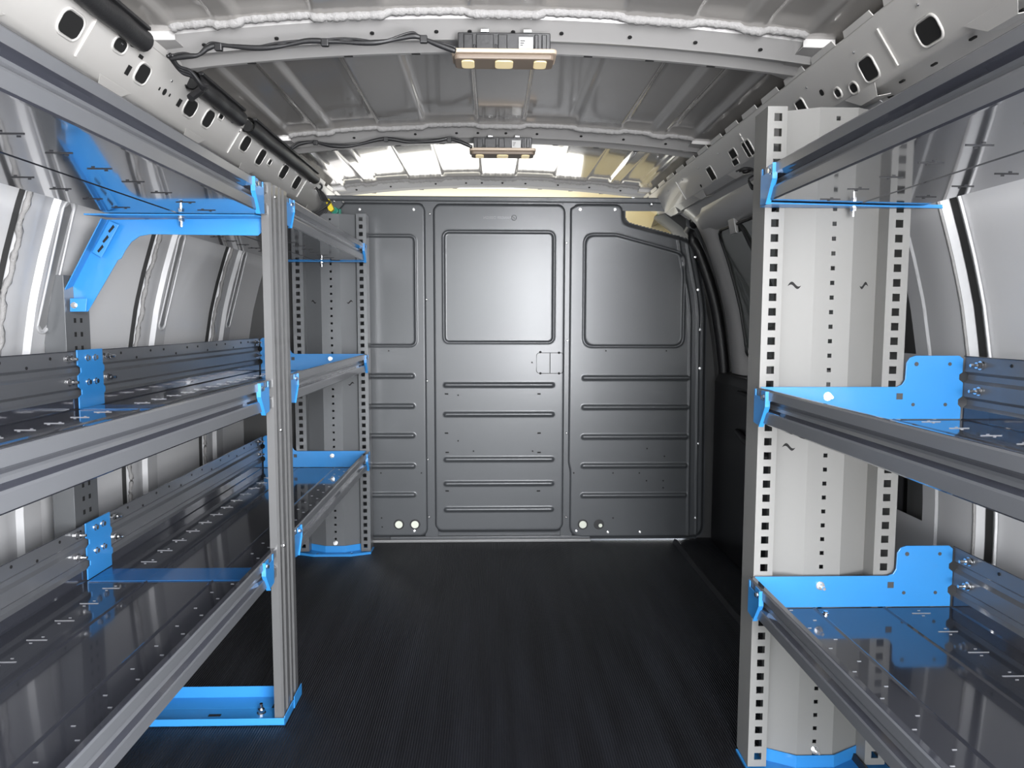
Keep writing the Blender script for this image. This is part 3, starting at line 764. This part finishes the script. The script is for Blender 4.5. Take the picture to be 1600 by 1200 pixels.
def lip_clip(root, side, x0, y0, dirn, z):
    """blue plate over the end of the aisle lip. dirn=+1: plate body toward +y of the tip"""
    s = dirn
    pts = [(y0, z+.030), (y0, z+.062), (y0+s*.028, z+.064), (y0+s*.029, z+.052), (y0+s*.062, z+.052), (y0+s*.062, z+.002), (y0+s*.030, z-.006), (y0+s*.022, z-.005)]
    pts = [(y0, z+.034), (y0, z+.062), (y0+s*.028, z+.062), (y0+s*.029, z+.050), (y0+s*.056, z+.050), (y0+s*.057, z+.062), (y0+s*.064, z+.062), (y0+s*.064, z-.002), (y0+s*.028, z-.006)]
    mb = MB(); x = side*(x0-.004); mb.prism(pts, x, x+side*.0022, YZ)
    # thin turned edge
    p = pts[0]; q = pts[-1]; e = [(x, *pts[1]), (x, *p), (x, *q)]
    o = mb.build('lip_clip', M['blue'], root, bevel=.0006)
    mb = MB(); n = len(mb.v)
    for a, b_ in zip(e, e[1:]):
        n = len(mb.v); mb.v += [(a[0]-side*.003, a[1], a[2]), (b_[0]-side*.003, b_[1], b_[2]), (b_[0]+side*.006, b_[1], b_[2]), (a[0]+side*.006, a[1], a[2])]; mb.f.append([n, n+1, n+2, n+3])
    mb.build('turned_edge', M['blue'], o, solid=.0016)
    bolt(o, (x, y0+s*.014, z+.050), (-side, 0, 0), 'head', .8)
    return o

def end_panel(root, side, xo, y0, mt, ztop=1.30, tildes=((.90, .0), (.56, .0))):
    """tall folded perforated upright; outline in plan, holes are real"""
    prof = [(.002, .070), (0, 0), (.012, 0), (.0265, 0), (.036, 0), (.036, .035), (.100, .004), (.131, .004), (.139, .004), (.172, .004), (.236, .035), (.238, 0), (.2505, 0), (.265, 0), (.278, 0), (.279, .070)]
    zs_ = [.008]; kinds = []
    z = .022
    while z < ztop-.02:
        zs_ += [z, z+.003, z+.0110, z+.0145]; z += .0278
    zs_.append(ztop)
    def skip(i, j):
        if i == 0 or i >= len(zs_)-2: return False
        k = (i-1) % 4
        if j in (2, 12): return k in (0, 1, 2)
        if j == 7: return k == 1
        return False
    mb = MB(); mb.grid([[(side*(xo+u), y0+v, z) for u, v in prof] for z in zs_], skip=skip)
    e = mb.build('end_panel', mt, root, solid=.0018)
    # cut-through wave marks (drawn just proud of the angled faces)
    tb = MB()
    for zc in (.975, .925, .525):
        pass
    for zc, which in tildes:
        for a, b_, f_ in (((.036, .035), (.100, .004), 1.0), ((.236, .035), (.172, .004), 1.0)):
            top = []; bot = []
            for i in range(13):
                t = i/12; u = -.5+t
                c = .0045*math.sin(2*math.pi*(t-.03)); th = .0032*math.sin(math.pi*t)**.8+.0002
                top.append((u, c+th)); bot.append((u, c-th))
            n = len(tb.v)
            for pp in (top, bot):
                for u, h in pp:
                    t = .5+u*.34
                    tb.v.append((side*(xo+a[0]+(b_[0]-a[0])*t), y0+a[1]+(b_[1]-a[1])*t-.0016, zc+h))
            for i in range(12): tb.f.append([n+i, n+i+1, n+13+i+1, n+13+i])
    tb.build('wave_mark', M['hole'], e)
    # blue foot
    foot = MB(); pts = [(side*(xo-.002), y0-.012), (side*(xo+.07), y0-.040), (side*(xo+.21), y0-.040), (side*(xo+.285), y0-.012), (side*(xo+.285), y0+.065), (side*(xo-.002), y0+.065)]
    foot.prism(pts, .001, .004, XY); foot.grid([[(p[0], p[1], .002) for p in pts[:4]], [(p[0], p[1]-.001, .010) for p in pts[:4]]])
    inner = [(side*(xo+.036), y0+.032), (side*(xo+.098), y0-.001), (side*(xo+.174), y0-.001), (side*(xo+.236), y0+.032)]
    foot.grid([[(p[0], p[1], .002) for p in inner], [(p[0], p[1], .030) for p in inner]])
    fo = foot.build('foot_plate', M['blue'], root, solid=.002)
    bolt(fo, (side*(xo+.136), y0+.002, .040), (0, -1, .2), 'nut', 1.0)
    bolt(fo, (side*(xo+.07), y0-.02, .004), (0, 0, 1), 'head', .9); bolt(fo, (side*(xo+.20), y0-.02, .004), (0, 0, 1), 'head', .9)
    return e

def end_bracket(root, side, x0, x1, y, z):
    """blue end plate: low toward the aisle, tall at the wall"""
    xa = x0+.012; xs_ = x1-.115
    pts = [(xa, z+.002), (xa, z+.064), (xs_-.016, z+.064), (xs_-.006, z+.068), (xs_, z+.078), (xs_+.001, z+.110), (xs_+.007, z+.120), (xs_+.018, z+.124), (x1-.012, z+.124), (x1-.004, z+.118),
           (x1-.004, z+.092), (x1-.010, z+.088), (x1-.010, z+.078), (x1-.002, z+.072), (x1-.002, z+.046), (x1-.010, z+.040), (x1-.010, z+.030), (x1-.004, z+.024), (x1-.004, z+.002)]
    mb = MB(); mb.prism([(side*u, v) for u, v in pts], y-.003, y, XZ)
    o = mb.build('end_bracket', M['blue'], root, bevel=.0005)
    hb = MB()
    hb.disc((side*(xs_+.020), y-.0032, z+.108), (0, -1, 0), .0042, 10, .0006); hb.disc((side*(xs_+.085), y-.0032, z+.108), (0, -1, 0), .0035, 10, .0006)
    hb.disc((side*(xs_+.017), y-.0032, z+.030), (0, -1, 0), .0035, 10, .0006); hb.disc((side*(xs_+.080), y-.0032, z+.030), (0, -1, 0), .0035, 10, .0006)
    hb.box(side*(xs_-.010)-.006, side*(xs_-.010)+.006, y-.0040, y-.0032, z+.040, z+.052)
    hb.build('bracket_hole', M['dark'], o)
    bolt(o, (side*(x0+.14), y-.003, z+.046), (0, -1, 0), 'nut', 1.0)
    return o

def back_nuts(sh, side, x1, ys_, z):
    for y in ys_:
        for dz_ in (.108, .060): bolt(sh, (side*(x1-.002), y, z+dz_), (-side, 0, 0), 'nut', 1.0)

ZS = (.340, .712); ZT = 1.122
# ---- left near unit
uL = thing('shelving_unit', 'nearest left grey shelving unit with blue diagonal wall brace under its top shelf', 'shelving unit')
for z in ZS:
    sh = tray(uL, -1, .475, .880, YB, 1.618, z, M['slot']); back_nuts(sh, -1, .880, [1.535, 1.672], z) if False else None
    for dz_ in (.108, .060): bolt(sh, (-.878, 1.530, z+dz_), (1, 0, 0), 'nut', 1.0)
    lip_clip(uL, -1, .475, 1.480, 1, z)
    # blue splice plate on the back with scalloped edges
    ya, yb_ = 1.556, 1.655
    pts = [(ya, z+.002), (yb_, z+.002), (yb_, z+.026), (yb_+.006, z+.030), (yb_+.006, z+.040), (yb_, z+.045), (yb_, z+.074), (yb_+.006, z+.078), (yb_+.006, z+.088), (yb_, z+.093), (yb_, z+.126),
           (ya, z+.126), (ya, z+.094), (ya+.012, z+.088), (ya+.012, z+.078), (ya, z+.072), (ya, z+.048), (ya+.012, z+.041), (ya+.012, z+.031), (ya, z+.026)]
    mb = MB(); mb.prism(pts, -.8755, -.8725, YZ); sp = mb.build('splice_bracket', M['blue'], uL, bevel=.0006)
    for y in (1.592, 1.622):
        for dz_ in (.108, .056): bolt(sp, (-.8725, y, z+dz_), (1, 0, 0), 'head', .95)
    # flat blue support flange lying across the tray joint
    mb = MB(); mb.box(-.868, -.488, 1.548, 1.626, z+.0012, z+.0028); fl_ = mb.build('support_flange', M['bluegloss'], sp)
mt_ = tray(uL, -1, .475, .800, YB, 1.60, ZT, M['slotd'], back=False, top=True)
lip_clip(uL, -1, .475, 1.480, 1, ZT)
# brace
def px_poly(pts, y): return [(lambda q: (q.x, q.z))(pxy(u, v, y)) for u, v in pts]
BY = 1.600
out = [(167, 343), (410, 341), (410, 362), (403, 368), (234, 366), (218, 369), (205, 378), (195, 392), (189, 404), (184, 406), (137, 487), (109, 487), (107, 460)]
mb = MB(); mb.prism(px_poly(out, BY), BY, BY+.003, XZ); br = mb.build('wall_brace', M['blue'], uL, bevel=.0008)
# turned flange on the outer edge of the diagonal and along the top
a, b_ = px_poly([(107, 460), (167, 343)], BY)
mb = MB(); mb.grid([[(a[0], BY+.001, a[1]), (b_[0], BY+.001, b_[1])], [(a[0]+.004, BY-.030, a[1]-.002), (b_[0]+.004, BY-.030, b_[1]-.002)]]); mb.build('brace_flange', M['blue'], br, solid=.002)
c, d = px_poly([(167, 343), (410, 341)], BY)
mb = MB(); mb.prism([(-.845, BY-.045), (-.495, BY-.045), (-.480, BY+.0), (-.49, BY+.01), (-.80, BY+.01)], ZT-.0045, ZT-.0015, XY)
mb.build('top_flange', M['blue'], br)
# slotted tab
tabp = px_poly([(170, 344), (186, 351), (158, 403), (143, 394)], BY-.012)
mb = MB(); mb.prism(tabp, BY-.012, BY-.009, XZ); tb_ = mb.build('slotted_tab', M['blue'], br, bevel=.002)
mb = MB()
for u, v in ((174, 358), (165, 374), (157, 389)):
    q = px_poly([(u+3, v-7), (u+5, v-3), (u-3, v+6), (u-5, v+3)], BY-.0122); mb.prism(q, BY-.0126, BY-.0119, XZ)
mb.build('tab_slot', M['hole'], tb_)
mb = MB()
q = pxy(126, 478, BY-.02)
pl4 = px_poly([(109, 466), (136, 466), (134, 487), (109, 487)], BY-.022)
mb.prism(pl4, BY-.022, BY-.020, XZ); mb.build('foot_tab', M['blue'], br, bevel=.001)
q = pxy(116, 477, BY-.022); bolt(br, tuple(q), (0, -1, 0), 'head', .9)
q = pxy(284, 340, BY-.02); bolt(br, (q.x, BY-.022, ZT-.005), (0, 0, -1), 'nut', 1.0); bolt(br, (q.x, BY-.022, ZT), (0, 0, 1), 'head', 1.0)
# wall upright
mb = MB(); mb.grid([[(-.945, 1.566, z), (-.900, 1.566, z), (-.900, 1.592, z), (-.900, 1.640, z), (-.900, 1.658, z), (-.945, 1.658, z)] for z in (.01, .5, .995)])
up = mb.build('wall_upright', M['panel'], uL, solid=.002, bevel=.0015)
hb = MB(); z = .03
while z < .96:
    for y in (1.600, 1.624): hb.box(-.8992, -.8984, y-.004, y+.004, z-.005, z+.005)
    z += .030
hb.build('hole_pattern', M['hole'], up)
# post and foot
def post(root, ya, yb_, z0, z1):
    prof = [(-.486, ya+.020), (-.487, ya), (-.472, ya), (-.468, ya+.004), (-.468, ya+.016), (-.474, ya+.022), (-.474, ya+.028), (-.468, ya+.034), (-.468, yb_-.004), (-.472, yb_), (-.487, yb_)]
    mb = MB(); mb.grid([[(x, y, z) for x, y in prof] for z in (z0, z1)])
    return mb.build('post', M['postp'], root, solid=.0018)
M['postp'] = mat('post_grey_paint', (.125, .125, .125), .33, .25, .3, noise=(8, .03))
po = post(uL, 1.575, 1.632, .004, 1.190)
for z in (.66, .40, 1.165): bolt(po, (-.4675, 1.607, z), (1, 0, 0), 'screw', .8)
mb = MB(); mb.box(-.875, -.463, 1.568, 1.640, .001, .0035); mb.box(-.875, -.463, 1.568, 1.5705, .001, .018); mb.box(-.875, -.515, 1.690, 1.6925, .001, .030); mb.box(-.875, -.515, 1.640, 1.692, .001, .0035)
mb.box(-.4655, -.463, 1.568, 1.640, .001, .022)
fb = mb.build('foot_channel', M['blue'], uL, bevel=.0008); bolt(fb, (-.530, 1.615, .004), (0, 0, 1), 'nut', 1.2)
mb = MB(); mb.box(-.648, -.620, 1.605, 1.614, .0036, .0042); mb.build('hole_pattern', M['hole'], fb)
adopt(uL, (-.68, .6, 0))

# ---- left far unit
uF = thing('shelving_unit', 'far left grey shelving unit reaching the partition, ending at a tall perforated upright', 'shelving unit')
for z in ZS:
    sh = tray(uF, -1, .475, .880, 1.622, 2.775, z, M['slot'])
    for y in (1.682, 2.735):
        for dz_ in (.108, .060): bolt(sh, (-.878, y, z+dz_), (1, 0, 0), 'nut', 1.0)
    lip_clip(uF, -1, .475, 1.768, -1, z); lip_clip(uF, -1, .475, 2.716, 1, z)
    end_bracket(uF, -1, .475, .880, 2.780, z)
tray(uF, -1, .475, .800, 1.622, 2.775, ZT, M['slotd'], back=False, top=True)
lip_clip(uF, -1, .475, 1.768, -1, ZT); lip_clip(uF, -1, .475, 2.716, 1, ZT)
mb = MB(); mb.box(-.80, -.476, 2.735, 2.783, ZT-.004, ZT-.0015); mb.box(-.80, -.476, 2.780, 2.783, ZT-.004, ZT+.02); tbk = mb.build('end_bracket', M['blue'], uF)
bolt(tbk, (-.635, 2.757, ZT-.004), (0, 0, -1), 'nut', .9)
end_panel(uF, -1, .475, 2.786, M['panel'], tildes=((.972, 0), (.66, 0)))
po = post(uF, 1.640, 1.700, .004, 1.190)
mb = MB(); mb.box(-.50, -.461, 1.640, 1.704, .001, .0035); mb.box(-.463, -.461, 1.640, 1.704, .001, .030); mb.build('foot_channel', M['blue'], uF, bevel=.0006)
adopt(uF, (-.68, 2.2, 0))

# ---- right unit
uR = thing('shelving_unit', 'right-hand grey shelving unit with blue end brackets against a tall perforated upright', 'shelving unit')
for z in ZS:
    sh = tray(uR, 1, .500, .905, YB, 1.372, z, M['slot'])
    for dz_ in (.108, .060): bolt(sh, (.903, 1.325, z+dz_), (-1, 0, 0), 'nut', 1.0)
    lip_clip(uR, 1, .500, 1.302, 1, z)
    end_bracket(uR, 1, .500, .905, 1.376, z)
    bolt(sh, (.64, 1.345, z+.001), (0, 0, 1), 'head', .8)
tray(uR, 1, .500, .810, YB, 1.372, ZT-.004, M['slotd'], back=False, top=True)
lip_clip(uR, 1, .500, 1.302, 1, ZT-.004)
mb = MB(); mb.prism([(.500, 1.330), (.845, 1.372), (.845, 1.376), (.500, 1.376)], ZT-.009, ZT-.0065, XY); mb.box(.515, .845, 1.3735, 1.3765, ZT-.009, ZT-.002); tbk = mb.build('end_bracket', M['blue'], uR)
bolt(tbk, (.670, 1.362, ZT-.009), (0, 0, -1), 'nut', .9)
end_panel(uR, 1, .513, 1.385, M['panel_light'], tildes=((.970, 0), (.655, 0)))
adopt(uR, (.7, .5, 0))

# ------------------------------------------------------------------ light
w = bpy.data.worlds.new('world'); sc.world = w; w.use_nodes = True; nt = w.node_tree
bg = nt.nodes['Background']; tc = nt.nodes.new('ShaderNodeTexCoord'); sx = nt.nodes.new('ShaderNodeSeparateXYZ'); nt.links.new(tc.outputs['Generated'], sx.inputs[0])
cr = nt.nodes.new('ShaderNodeValToRGB'); mr = nt.nodes.new('ShaderNodeMapRange'); mr.inputs['From Min'].default_value = -1; mr.inputs['From Max'].default_value = 1
nt.links.new(sx.outputs['Z'], mr.inputs['Value']); nt.links.new(mr.outputs['Result'], cr.inputs['Fac'])
e = cr.color_ramp.elements
e[0].position = 0; e[0].color = (.26, .26, .27, 1)
e[1].position = 1; e[1].color = (.62, .80, 1.15, 1)
for p_, c_ in ((.46, (.32, .31, .30, 1)), (.495, (.16, .17, .14, 1)), (.54, (.9, .93, .95, 1)), (.62, (.95, 1.0, 1.08, 1))):
    k = e.new(p_); k.color = c_
nt.links.new(cr.outputs['Color'], bg.inputs['Color']); bg.inputs['Strength'].default_value = 5.0

def area(name, loc, rot, sx_, sy_, power, color=(1, 1, 1), portal=False):
    l = bpy.data.lights.new(name, 'AREA'); l.shape = 'RECTANGLE'; l.size = sx_; l.size_y = sy_; l.energy = power; l.color = color
    if portal: l.cycles.is_portal = True
    o = bpy.data.objects.new(name, l); COL.objects.link(o); o.location = loc; o.rotation_euler = rot; return o
PI = math.pi
area('portal_rear', (0, YB-.02, .72), (PI/2, 0, 0), 2.0, 1.6, 1, portal=True)
area('daylight_rear', (.50, -.85, 1.0), (PI/2*.97, 0, math.radians(6)), 1.4, 1.6, 38, (.93, .97, 1.0))
area('side_fill', (.42, YB+.02, 1.0), (PI/2, 0, math.radians(29)), .5, 1.2, 70, (.97, .97, 1.0))  # added fill lamp that brightens the left wall and lips
#left fill lamp: area('side_fill', (-.40, YB+.02, 1.0), (PI/2, 0, math.radians(-38)), .45, 1.1, 3, (.97, .98, 1.0))
area('daylight_cab', (0, 4.2, 1.0), (-PI/2-.25, 0, 0), 1.5, .5, 3, (1.0, .99, .88))
area('cab_fill', (0, 3.5, 1.25), (PI, 0, 0), 1.3, .5, 1.6, (1.0, .96, .82))
sc.view_settings.view_transform = 'Standard'
sc.view_settings.exposure = 0.58

# every loose piece of these parts becomes a part of its own
def explode(o):
    me = o.data; n = len(me.vertices); par = list(range(n))
    def find(a):
        while par[a] != a: par[a] = par[par[a]]; a = par[a]
        return a
    for e_ in me.edges:
        a, b_ = find(e_.vertices[0]), find(e_.vertices[1])
        if a != b_: par[a] = b_
    comp = {}
    for p in me.polygons: comp.setdefault(find(p.vertices[0]), []).append(p)
    if len(comp) < 2 or len(comp) > 100: return
    name = o.name.split('.')[0]
    for k, polys in comp.items():
        idx = {}; vs = []; fs = []
        for p in polys:
            f = []
            for vi in p.vertices:
                if vi not in idx: idx[vi] = len(vs); vs.append(tuple(me.vertices[vi].co))
                f.append(idx[vi])
            fs.append(f)
        m2 = bpy.data.meshes.new(name); m2.from_pydata(vs, [], fs); m2.materials.append(me.materials[0])
        if me.polygons[0].use_smooth: m2.polygons.foreach_set('use_smooth', [True]*len(fs))
        c = o.copy(); c.data = m2; c.name = name; COL.objects.link(c)
    bpy.data.objects.remove(o)
EXPL = {'opening', 'opening_rim', 'folded_tab', 'flange_tab', 'joint_edge', 'tube_end', 'end_gusset', 'door_handle', 'wave_mark', 'joint_strip', 'light_block_infill', 'pull_handle', 'bracket_hole', 'tab_slot'}
for o in list(bpy.data.objects):
    if o.type == 'MESH' and o.name.split('.')[0] in EXPL and not o.children: explode(o)

GR = {'partition': 'partition panels closing off the cab', 'roof bow': 'curved roof crossmembers', 'shelving unit': 'grey and blue shelving units', 'rail': 'roof side rails', 'cable': 'black wiring along the roof'}
for o in bpy.data.objects:
    c = o.get('category')
    if c in GR and not o.parent: o['group'] = GR[c]
